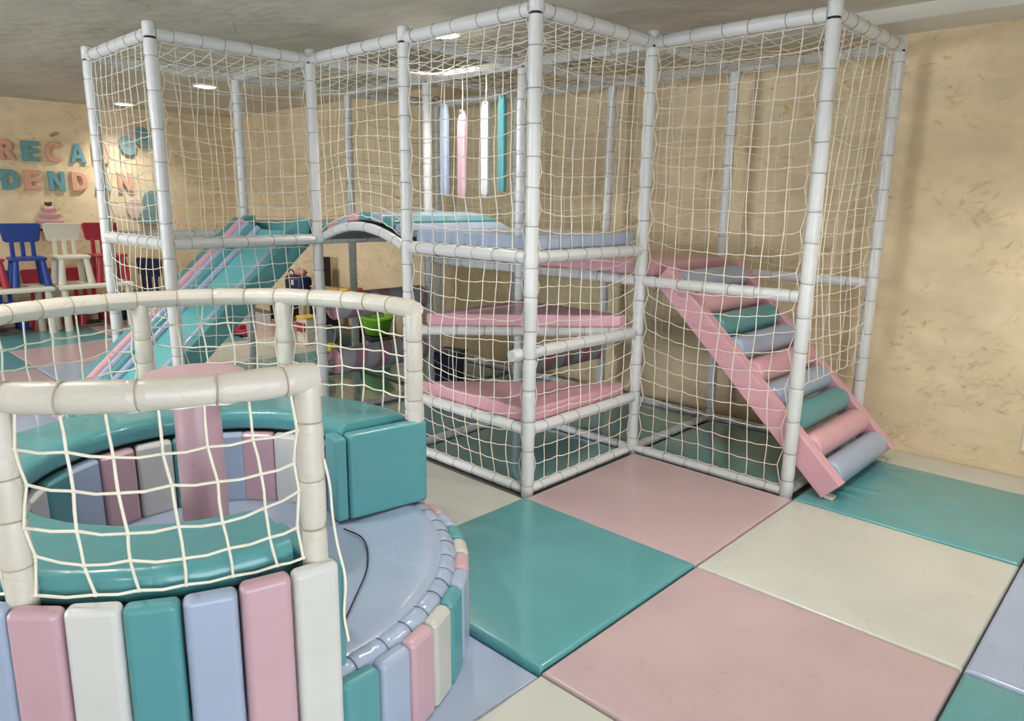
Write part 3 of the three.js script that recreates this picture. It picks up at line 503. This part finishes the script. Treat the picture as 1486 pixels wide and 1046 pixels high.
// ------------------------------------------------------------------ round carousel
{
  const cc = [0.10, 2.72], t = thing('play_carousel', 'round padded carousel with striped sides, net railing and a pink centre post', 'carousel', [cc[0], 0, cc[1]]);
  const D = Math.PI / 180, pol = (deg, r, y = 0) => V(r * Math.cos(deg * D), y, r * Math.sin(deg * D));
  const arc = (a0, a1, r, y, n) => Array.from({ length: n + 1 }, (_, i) => pol(a0 + (a1 - a0) * i / n, r, y));
  const cyc = ['white', 'pink', 'lav', 'teal'];
  const yBase = 0.02; tieCount = 0;
  part('platform', metric(new THREE.LatheGeometry([[0.0, 0.05], [0.80, 0.05], [0.83, 0.08], [0.83, 0.29], [0.81, 0.322], [0.76, 0.336], [0.5, 0.326], [0, 0.322]].map((e) => new THREE.Vector2(...e)), 72)), M.lavWrinkle, t);
  foamTube('edge_roll', t, arc(-84, 4, 0.812, 0.287, 60), 0.043, M.lavWrinkle, { spacing: 0.095, single: true, end: 0.02, tieMat: M.stitch });
  const slat = (name, deg, r, y0, y1, w, th, mat, tilt = 0) => {
    const g = new RoundedBoxGeometry(w, y1 - y0, th, 3, 0.016), p = g.attributes.position;
    for (let i = 0; i < p.count; i++) { const hy = p.getY(i) / (y1 - y0) + 0.5; if (hy > 0.93 && p.getZ(i) > 0) p.setZ(i, p.getZ(i) - 0.012 * (hy - 0.93) / 0.07); p.setZ(i, p.getZ(i) + 0.004 * Math.cos(p.getX(i) / w * Math.PI) * Math.sign(p.getZ(i))); }
    g.computeVertexNormals();
    const m = part(name, metric(g), mat, t); m.position.copy(pol(deg, r, (y0 + y1) / 2)); m.rotation.set(0, Math.PI / 2 - deg * D, 0); m.rotateZ(tilt); return m;
  };
  const step = 8.08;
  for (let i = 0; i < 34; i++) slat('outer_slat', 6.3 + i * step, 0.862, yBase, 0.664 + rr(-0.004, 0.004), 0.1165, 0.052, M[cyc[i % 4]], rr(-0.008, 0.008));
  const low = ['teal', 'lav', 'pink', 'cream'];
  for (let i = 0; i < 11; i++) slat('step_slat', -0.9 - i * 7.6, 0.872, yBase, 0.312, 0.112, 0.05, M[low[i % 4]]);
  // inner facing of the bench
  const inner = { 138: 'teal', 152: 'lav', 167.5: 'pink', 183: 'white', 198: 'teal', 213.5: 'lav', 227: 'pink', 242: 'white', 257: 'lav', 123: 'white', 108: 'pink', 93: 'lav', 78: 'teal', 63: 'white', 48: 'pink', 33: 'lav', 18: 'teal' };
  for (const d of Object.keys(inner)) { const m = slat('inner_slat', +d, 0.515, 0.32, 0.615, 0.132, 0.045, M[inner[d]]); m.rotateY(Math.PI); }
  // bench cushion: rounded section swept round the ring
  part('bench_cushion', sweepSection(arc(7.5, 276, 0.658, 0.662, 110), (i) => roundRect(0.29, 0.082, 0.035, 5).map(([a, b]) => [i < 6 ? a * (0.86 + 0.14 * Math.sqrt(1 - (1 - i / 6) ** 2)) : a, b]).map(([a, b]) => [a, b + (b > 0 ? 0.006 * Math.cos(a * 8) + 0.004 * N3(i * 0.35, a * 9, 2) : 0)])), M.tealWrinkle, t);
  part('bench_core', sweepSection(arc(8, 275, 0.685, 0.46, 80), () => roundRect(0.24, 0.28, 0.01, 1)), M.ply, t);
  const endPanel = (deg, s) => {
    const h = s ? 0.345 : 0.30, m = part('end_panel', box(0.34, h, 0.055, 0.016, 3), M.teal, t); m.position.copy(pol(deg, 0.685, 0.338 + h / 2)); m.rotation.y = -deg * D;
    if (s) { const k = part('corner_panel', box(0.05, 0.335, 0.10, 0.014, 3), M.teal, t); k.position.copy(pol(deg + s * 3.4, 0.488, 0.506)); k.rotation.y = -deg * D; }
  };
  endPanel(279.6, -1); endPanel(2.2, 0);
  const posts = [4.6, 50.5, 97, 143.5, 189, 229, 279];
  for (const d of posts) foamTube('rail_post', t, lerpPts(pol(d, 0.82, 0.60), pol(d, 0.82, 1.12), 6), 0.032, M.foamIvory, { spacing: 0.12, single: true, end: 0.12, lump: 0.09, tieMat: M.wrap, tieR: 0.0015 });
  foamTube('rail', t, arc(3.2, 280.4, 0.82, 1.13, 120), 0.036, M.foamIvory, { spacing: 0.14, single: true, end: 0.06, lump: 0.11, tieMat: M.wrap, tieR: 0.0015 });
  for (let k = 0; k < posts.length - 1; k++) {
    const a0 = posts[k], a1 = posts[k + 1], len = (a1 - a0) * D * 0.82, ni = Math.round((len - 0.06) / 0.105), nj = 5, o = rnd() * 50, m0 = 0.034 / 0.82 / D;
    const g = netGeo((s, v, i, j) => {
      const env = 4 * s * (1 - s), lean = (k === 0 ? -0.028 : 0.012) * (1 - v);
      const deg = a0 + m0 + (a1 - a0 - 2 * m0) * s + (i > 0 && i < ni ? ((0.02 * N3(s * 3 + o, v * 3, 1) + lean) / 0.82 / D) : (j % 2 ? (i ? -0.8 : 0.8) : 0));
      const p = pol(deg, 0.825 + 0.02 * env * Math.sin(Math.PI * v) + 0.012 * N3(s * 4, v * 4, o), 0.672 + (1.100 - 0.672) * v - env * 0.015 * Math.sin(Math.PI * v) + (v > 0 && v < 1 ? 0.012 * rr(-1, 1) : 0));
      return p;
    }, ni, nj, 0.0036, { knots: k === 0 || k === 5 });
    part('railing_net', finish(g), M.cord, t);
  }
  part('centre_post', metric(new THREE.LatheGeometry([[0, 0.32], [0.072, 0.32], [0.074, 0.34], [0.072, 0.94], [0, 0.945]].map((e) => new THREE.Vector2(...e)), 32)), M.pink, t);
  part('steering_disc', metric(new THREE.LatheGeometry([[0, 0.935], [0.14, 0.935], [0.162, 0.95], [0.166, 0.968], [0.155, 0.985], [0.12, 0.993], [0, 0.995]].map((e) => new THREE.Vector2(...e)), 48)), M.pink, t);
  part('dark_cord', tubeGeo(new THREE.CatmullRomCurve3([pol(-72, 0.47, 0.335), pol(-60, 0.52, 0.336), pol(-38, 0.56, 0.336), pol(-18, 0.62, 0.337), pol(-6, 0.70, 0.339)]).getPoints(30), 0.0028, 6), M.darkGap, t);
  // loose bunched cord at the open end post
  part('loose_cord', tubeGeo(new THREE.CatmullRomCurve3([pol(3.4, 0.855, 0.93), pol(2.6, 0.856, 0.86), pol(2.4, 0.858, 0.78), pol(1.9, 0.862, 0.70), pol(0.9, 0.868, 0.60), pol(1.4, 0.868, 0.5), pol(0.7, 0.868, 0.42)]).getPoints(30), 0.0035, 6), M.cord, t);
}
tieRest.length = 0;

// ------------------------------------------------------------------ small tables and children's chairs by the left wall
function chairProto(mat) {
  const g = new THREE.Group();
  part('seat', at(box(0.30, 0.035, 0.34, 0.012), 0, 0.30, 0), mat, g);
  for (const [sx, sz] of [[1, 1], [1, -1], [-1, 1], [-1, -1]]) {
    const k = new THREE.CylinderGeometry(0.030, 0.042, 0.29, 12); const p = k.attributes.position;
    for (let i = 0; i < p.count; i++) { const f = 0.5 - p.getY(i) / 0.29; p.setX(i, p.getX(i) + sx * 0.022 * f); p.setZ(i, p.getZ(i) + sz * 0.03 * f); } k.computeVertexNormals();
    part('leg', at(k, sx * 0.105, 0.145, sz * 0.125), mat, g);
  }
  const s = new THREE.Shape(), w1 = 0.19, w0 = 0.165, y0 = 0.48, y1 = 0.67, r = 0.03;
  s.moveTo(-w0 + r, y0); s.lineTo(w0 - r, y0); s.quadraticCurveTo(w0, y0, w0 + 0.004, y0 + r); s.lineTo(w1, y1 - r); s.quadraticCurveTo(w1, y1, w1 - r, y1); s.lineTo(-w1 + r, y1); s.quadraticCurveTo(-w1, y1, -w1, y1 - r); s.lineTo(-w0 - 0.004, y0 + r); s.quadraticCurveTo(-w0, y0, -w0 + r, y0);
  const bg = extrude(s, 0.035, 0.008); bg.rotateY(Math.PI / 2); bg.translate(-0.165, 0, 0); part('backrest', metric(bg), mat, g);
  for (const z of [-0.1, 0, 0.1]) part('spindle', at(box(0.03, 0.2, 0.045, 0.01), -0.145, 0.395, z), mat, g);
  return g;
}
function chair(mat, x, y, z, turn, label, sc = 1) {
  const g = chairProto(mat); g.name = numbered('child_chair'); g.position.set(x, y, z); g.rotation.y = turn; g.scale.setScalar(sc); g.userData = { label, category: 'chair', group: 'small plastic chairs by the lettered wall' }; scene.add(g); return g;
}
function table(x, z, w, d, h, label) {
  const t = thing('child_table', label, 'table', [x, 0, z]);
  part('tabletop', at(box(d, 0.045, w, 0.015), 0, h - 0.0225, 0), P.white, t);
  for (const [sx, sz] of [[1, 1], [1, -1], [-1, 1], [-1, -1]]) { const k = new THREE.CylinderGeometry(0.034, 0.042, h - 0.045, 14); part('leg', at(k, sx * (d / 2 - 0.06), (h - 0.045) / 2, sz * (w / 2 - 0.06)), P.white, t); }
}
const TBL = 0.55;
table(-6.95, 1.80, 0.78, 0.55, TBL, 'white small table carrying the blue chair');
table(-6.95, 0.98, 0.78, 0.55, TBL, 'white small table carrying the white chair');
chair(P.red, -7.0, TBL, 1.98, 0.02, 'red plastic chair standing on a table on the far side of the blue chair');
chair(P.blue, -7.0, TBL, 1.575, -0.05, 'bright blue plastic chair standing on a table');
chair(P.white, -7.0, TBL, 1.145, 0.06, 'white plastic chair standing on a table');
chair(P.red, -7.0, TBL, 0.75, 0.03, 'dark red plastic chair standing on a table beside the white chair');
chair(P.red, -7.45, 0.0, 1.33, 0, 'red plastic chair on the floor behind the white table');
chair(P.red, -7.45, 0.0, 0.86, 0.05, 'red plastic chair on the floor below the letter A');
chair(P.blue, -7.45, 0.0, 1.76, 0, 'blue plastic chair on the floor behind the table of the blue chair');
chair(P.blue, -7.45, 0.0, 2.16, 0, 'blue plastic chair on the floor below the red one');
chair(P.navy, -7.3, 0.0, 0.33, -1.25, 'navy plastic chair on the floor beyond the tables, turned sideways', 1.13);

// ------------------------------------------------------------------ wall letters and cut-outs
const font = await new FontLoader().loadAsync('fonts/droid/droid_sans_bold.typeface.json');
const foamTeal = new THREE.MeshStandardMaterial({ color: col('#6d9ea3'), roughness: 0.9 }), foamPink = new THREE.MeshStandardMaterial({ color: col('#d8a289'), roughness: 0.9 });
function letter(ch, y, z, k, label) {
  const t = thing('wall_letter', label, 'letter', [XL + 0.002, y - 0.115, z], Math.PI / 2, undefined), mat = k ? foamTeal : foamPink;
  const g = new TextGeometry(ch, { font, size: 0.215, depth: 0.022, bevelEnabled: true, bevelThickness: 0.006, bevelSize: 0.008, bevelSegments: 3, curveSegments: 8 });
  g.computeBoundingBox(); const w = g.boundingBox.max.x - g.boundingBox.min.x; g.translate(-(g.boundingBox.min.x + w / 2), 0, 0.006); g.scale(0.175 / Math.max(w, 0.14), 1, 1);
  part('letter_body', g, mat, t); return t;
}
letter('R', 2.05, 1.485, 0, 'pink foam letter R at the start of the upper row'); letter('E', 2.045, 1.25, 1, 'teal foam letter E in the upper row of wall letters');
{ const t = letter('C', 2.05, 1.016, 0, 'pink foam letter C with an accent in the upper row'); const a = box(0.09, 0.03, 0.02, 0.008); a.rotateZ(0.5); part('accent', at(a, 0.03, 0.31, 0.018), new THREE.MeshStandardMaterial({ color: col('#a98f63'), roughness: 0.9 }), t); }
letter('A', 2.045, 0.752, 1, 'teal foam letter A in the upper row of wall letters'); letter('N', 2.05, 0.5, 0, 'pink foam letter N ending the upper row');
{ const t = letter('D', 1.715, 1.485, 1, 'teal foam letter D with a crossbar, starting the lower row'); part('crossbar', at(box(0.09, 0.032, 0.03, 0.008), -0.06, 0.11, 0.02), foamTeal, t); }
letter('E', 1.715, 1.265, 0, 'pink foam letter E in the lower row of wall letters'); letter('N', 1.71, 1.01, 1, 'teal foam letter N in the lower row of wall letters'); letter('D', 1.715, 0.765, 0, 'pink foam letter D in the lower row of wall letters');
letter('A', 1.705, 0.512, 1, 'teal foam letter A in the lower row of wall letters'); letter('N', 1.72, 0.243, 0, 'pink foam letter N ending the lower row');
function balloon(y, z, w, h, tilt, k, label, dx = 0) {
  const s = new THREE.Shape(); s.absellipse(0, 0, w, h, 0, Math.PI * 2); const g = extrude(s, 0.025, 0.008, 24); g.rotateZ(tilt); g.rotateY(Math.PI / 2);
  const m = single('balloon_cutout', label, 'decoration', metric(g), k, 'foam balloon cut-outs'); m.position.set(XL + 0.01 + dx, y, z); return m;
}
const balTeal = new THREE.MeshStandardMaterial({ color: col('#6f9094'), roughness: 0.8 }), balPink = new THREE.MeshStandardMaterial({ color: col('#d3b7ac'), roughness: 0.8 });
balloon(2.33, 0.10, 0.085, 0.11, 0.3, balPink, 'pale pink balloon cut-out above two teal ones at the end of the upper letter row'); balloon(2.157, 0.178, 0.09, 0.115, 0.5, balTeal, 'teal balloon cut-out nearest the letter N of the upper row', 0.02); balloon(2.275, -0.01, 0.095, 0.12, 0.25, balTeal, 'teal balloon cut-out higher up, touching the upper pale pink one', 0.03);
balloon(1.377, 0.135, 0.115, 0.13, 0.9, balPink, 'pale pink balloon cut-out beside two teal ones below the letters'); balloon(1.49, -0.05, 0.10, 0.12, -0.4, balTeal, 'teal balloon cut-out on top of the lower bunch', 0.02); balloon(1.275, -0.01, 0.125, 0.105, 0.1, balTeal, 'wide teal balloon cut-out at the bottom of the lower bunch', 0.03);
{ // birthday cake cut-out
  const t = thing('cake_cutout', 'tiered pink and cream birthday cake cut-out on the wall above the white chair', 'decoration', [XL + 0.002, 1.07, 1.13], Math.PI / 2);
  const pm = (h) => new THREE.MeshStandardMaterial({ color: col(h), roughness: 0.7 }); const pinkI = pm('#c98a94'), cream = pm('#dccfb8'), dark = pm('#4a3433');
  const tier = (name, y, w, h, mat, dz) => { const s = new THREE.Shape(); s.moveTo(-w, y); s.quadraticCurveTo(0, y - 0.03, w, y); s.lineTo(w * 0.95, y + h); s.quadraticCurveTo(0, y + h - 0.012, -w * 0.95, y + h); s.closePath(); part(name, at(extrude(s, 0.02, 0.004), 0, 0, dz), mat, t); };
  tier('plate', 0.06, 0.175, 0.035, dark, 0.002); tier('base_tier', 0.085, 0.14, 0.085, cream, 0.008); tier('icing', 0.135, 0.145, 0.03, pinkI, 0.02); tier('middle_tier', 0.17, 0.105, 0.075, cream, 0.008); tier('icing', 0.215, 0.11, 0.03, pinkI, 0.02); tier('top_tier', 0.245, 0.07, 0.065, cream, 0.008); tier('icing', 0.285, 0.075, 0.028, pinkI, 0.02); tier('topping', 0.315, 0.045, 0.05, cream, 0.008); tier('topping', 0.355, 0.035, 0.03, dark, 0.012); tier('stand', 0.0, 0.07, 0.06, cream, 0.004);
}

// ------------------------------------------------------------------ heap of toys by the wall behind the bridge
const tz = -0.85, foamPinkToy = new THREE.MeshStandardMaterial({ color: col('#c98d80'), roughness: 0.95 });
{ const t = thing('toy_shelf', 'low dark shelf board with toys on it beside the wall', 'shelf', [-4.9, 0, tz]); part('board', at(box(1.9, 0.03, 0.4, 0.006), 0, 0.42, 0), P.card, t); for (const x of [-0.92, 0, 0.92]) part('upright', at(box(0.03, 0.405, 0.38, 0.006), x, 0.2025, 0), P.black, t); part('bottom_board', at(box(1.84, 0.03, 0.38, 0.006), 0, 0.06, 0), P.card, t); }
single('speaker_box', 'tall black box standing on the toy shelf beside the slide', 'box', at(box(0.16, 0.42, 0.14, 0.01), -5.15, 0.655, -1.0), P.black);
{ const t = thing('toy_bag', 'navy blue bag with a white mark and a pink plush on top', 'bag', [-5.45, 0.437, -0.85]); part('bag_body', at(box(0.36, 0.2, 0.2, 0.06, 4), 0, 0.1, 0), P.navy, t); part('mark', at(box(0.05, 0.06, 0.01, 0.003), 0.04, 0.12, 0.101), P.white, t); for (const z of [-0.06, 0.06]) { const h = new THREE.TorusGeometry(0.07, 0.009, 8, 20, Math.PI); part('handle', at(h, -0.05, 0.195, z), P.navy, t); } const s = new THREE.SphereGeometry(0.075, 16, 10); s.scale(1.5, 0.55, 0.9); part('plush', at(s, 0.06, 0.235, 0), foamPinkToy, t); const e = new THREE.SphereGeometry(0.032, 12, 8); part('plush_head', at(e, 0.16, 0.255, 0.02), foamPinkToy, t); }
{ const t = thing('toy_track', 'light wooden toy plank lying across the toy shelf', 'toy', [-4.75, 0.44, -0.8], 0.1); part('plank', at(box(0.5, 0.02, 0.09, 0.006), 0, 0.11, 0), P.wood, t); part('support', at(box(0.06, 0.1, 0.08, 0.006), 0.12, 0.05, 0), P.yellow, t); part('support', at(box(0.06, 0.1, 0.08, 0.006), -0.14, 0.05, 0), P.wood, t); }
{ const t = thing('toy_train', 'yellow and brown toy train on the shelf below the bridge', 'toy', [-4.25, 0.435, -0.85]); for (let i = 0; i < 3; i++) { part('wagon', at(box(0.15, 0.09 + 0.03 * (i % 2), 0.1, 0.012), -0.18 + i * 0.18, 0.085 + 0.015 * (i % 2), 0), i % 2 ? P.orange : P.yellow, t); for (const s of [-0.045, 0.045]) { const w = new THREE.CylinderGeometry(0.025, 0.025, 0.12, 14); w.rotateX(Math.PI / 2); part('wheel', at(w, -0.18 + i * 0.18 + s, 0.026, 0), P.black, t); } } }
{ const t = thing('toy_kitchen', 'red and white toy kitchen block standing before the shelf', 'toy', [-4.3, 0, -0.28]); part('body', at(box(0.2, 0.3, 0.16, 0.012), 0, 0.16, 0), P.white, t); part('door', at(box(0.16, 0.1, 0.014, 0.004), 0, 0.22, 0.085), P.red, t); part('base', at(box(0.22, 0.05, 0.18, 0.01), 0, 0.03, 0), P.orange, t); part('top', at(box(0.21, 0.03, 0.17, 0.01), 0, 0.32, 0), P.yellow, t); part('knob', at(new THREE.SphereGeometry(0.014, 10, 8), 0.05, 0.14, 0.085), P.yellow, t); }
{ const t = thing('toy_bucket', 'grey round plastic bucket lying beside the toy kitchen', 'bucket', [-3.85, 0.13, -0.35]); const g = new THREE.LatheGeometry([[0, -0.12], [0.1, -0.12], [0.125, 0.12], [0.135, 0.12], [0.135, 0.13], [0.118, 0.13], [0.095, -0.105], [0, -0.105]].map((e) => new THREE.Vector2(...e)), 28); g.rotateX(1.25); part('bucket_body', g, P.grey, t); part('handle', at(new THREE.TorusGeometry(0.12, 0.008, 8, 24, Math.PI), 0, 0.02, 0.1), P.black, t); }
{ const t = thing('toy_boat', 'bright green plastic toy tub under the bridge', 'toy', [-3.55, 0.02, -0.62], -0.5); const g = new THREE.LatheGeometry([[0, 0], [0.15, 0], [0.2, 0.16], [0.215, 0.16], [0.215, 0.18], [0.19, 0.18], [0.14, 0.02], [0, 0.02]].map((e) => new THREE.Vector2(...e)), 28); g.scale(1.5, 1, 0.8); part('tub', at(g, 0, 0.2, 0), P.green, t); part('wheel_base', at(box(0.42, 0.16, 0.22, 0.03), 0, 0.11, 0), P.black, t); for (const x of [-0.16, 0.16]) { const w = new THREE.CylinderGeometry(0.07, 0.07, 0.27, 18); w.rotateX(Math.PI / 2); part('wheel', at(w, x, 0.075, 0), P.grey, t); } part('cabin', at(box(0.1, 0.1, 0.12, 0.02), 0.1, 0.42, 0), P.green, t); }
{ const t = thing('toy_digger', 'small yellow toy digger beside the grey bucket', 'toy', [-3.62, 0.02, -0.12]); part('cab', at(box(0.09, 0.08, 0.07, 0.01), 0, 0.1, 0), P.yellow, t); part('track', at(box(0.13, 0.05, 0.1, 0.02), 0, 0.027, 0), P.black, t); part('arm', at(box(0.12, 0.02, 0.02, 0.006), 0.09, 0.13, 0), P.yellow, t); }
{ const t = thing('toy_car', 'red toy car at the edge of the cream mat', 'toy', [-5.2, 0.02, 0.02]); part('body', at(box(0.22, 0.07, 0.11, 0.02), 0, 0.06, 0), P.red, t); part('cabin', at(box(0.11, 0.06, 0.09, 0.02), -0.02, 0.115, 0), P.red, t); for (const x of [-0.065, 0.065]) { const w = new THREE.CylinderGeometry(0.028, 0.028, 0.125, 14); w.rotateX(Math.PI / 2); part('wheel', at(w, x, 0.03, 0), P.black, t); } }
{ const t = thing('storage_cube', 'navy fabric storage cube behind the lowest pink pad', 'box', [-2.16, 0.024, -0.36], 0.2); part('cube_body', at(box(0.24, 0.24, 0.24, 0.015), 0, 0.12, 0), P.navy, t); part('lid', at(box(0.25, 0.02, 0.25, 0.008), 0, 0.25, 0), P.navy, t); }
{ const t = thing('wall_socket', 'white double wall socket low on the ochre wall', 'socket', [1.885, 0.27, ZR]); part('plate', at(box(0.09, 0.16, 0.014, 0.006), 0, 0, 0.007), P.white, t); for (const y of [-0.038, 0.038]) { const g = new THREE.CylinderGeometry(0.024, 0.02, 0.006, 20); g.rotateX(Math.PI / 2); part('outlet', at(g, 0, y, 0.015), P.grey, t); } }

scene.traverse((o) => { if (o.isMesh) { o.castShadow = true; o.receiveShadow = true; } });
renderer.render(scene, camera);
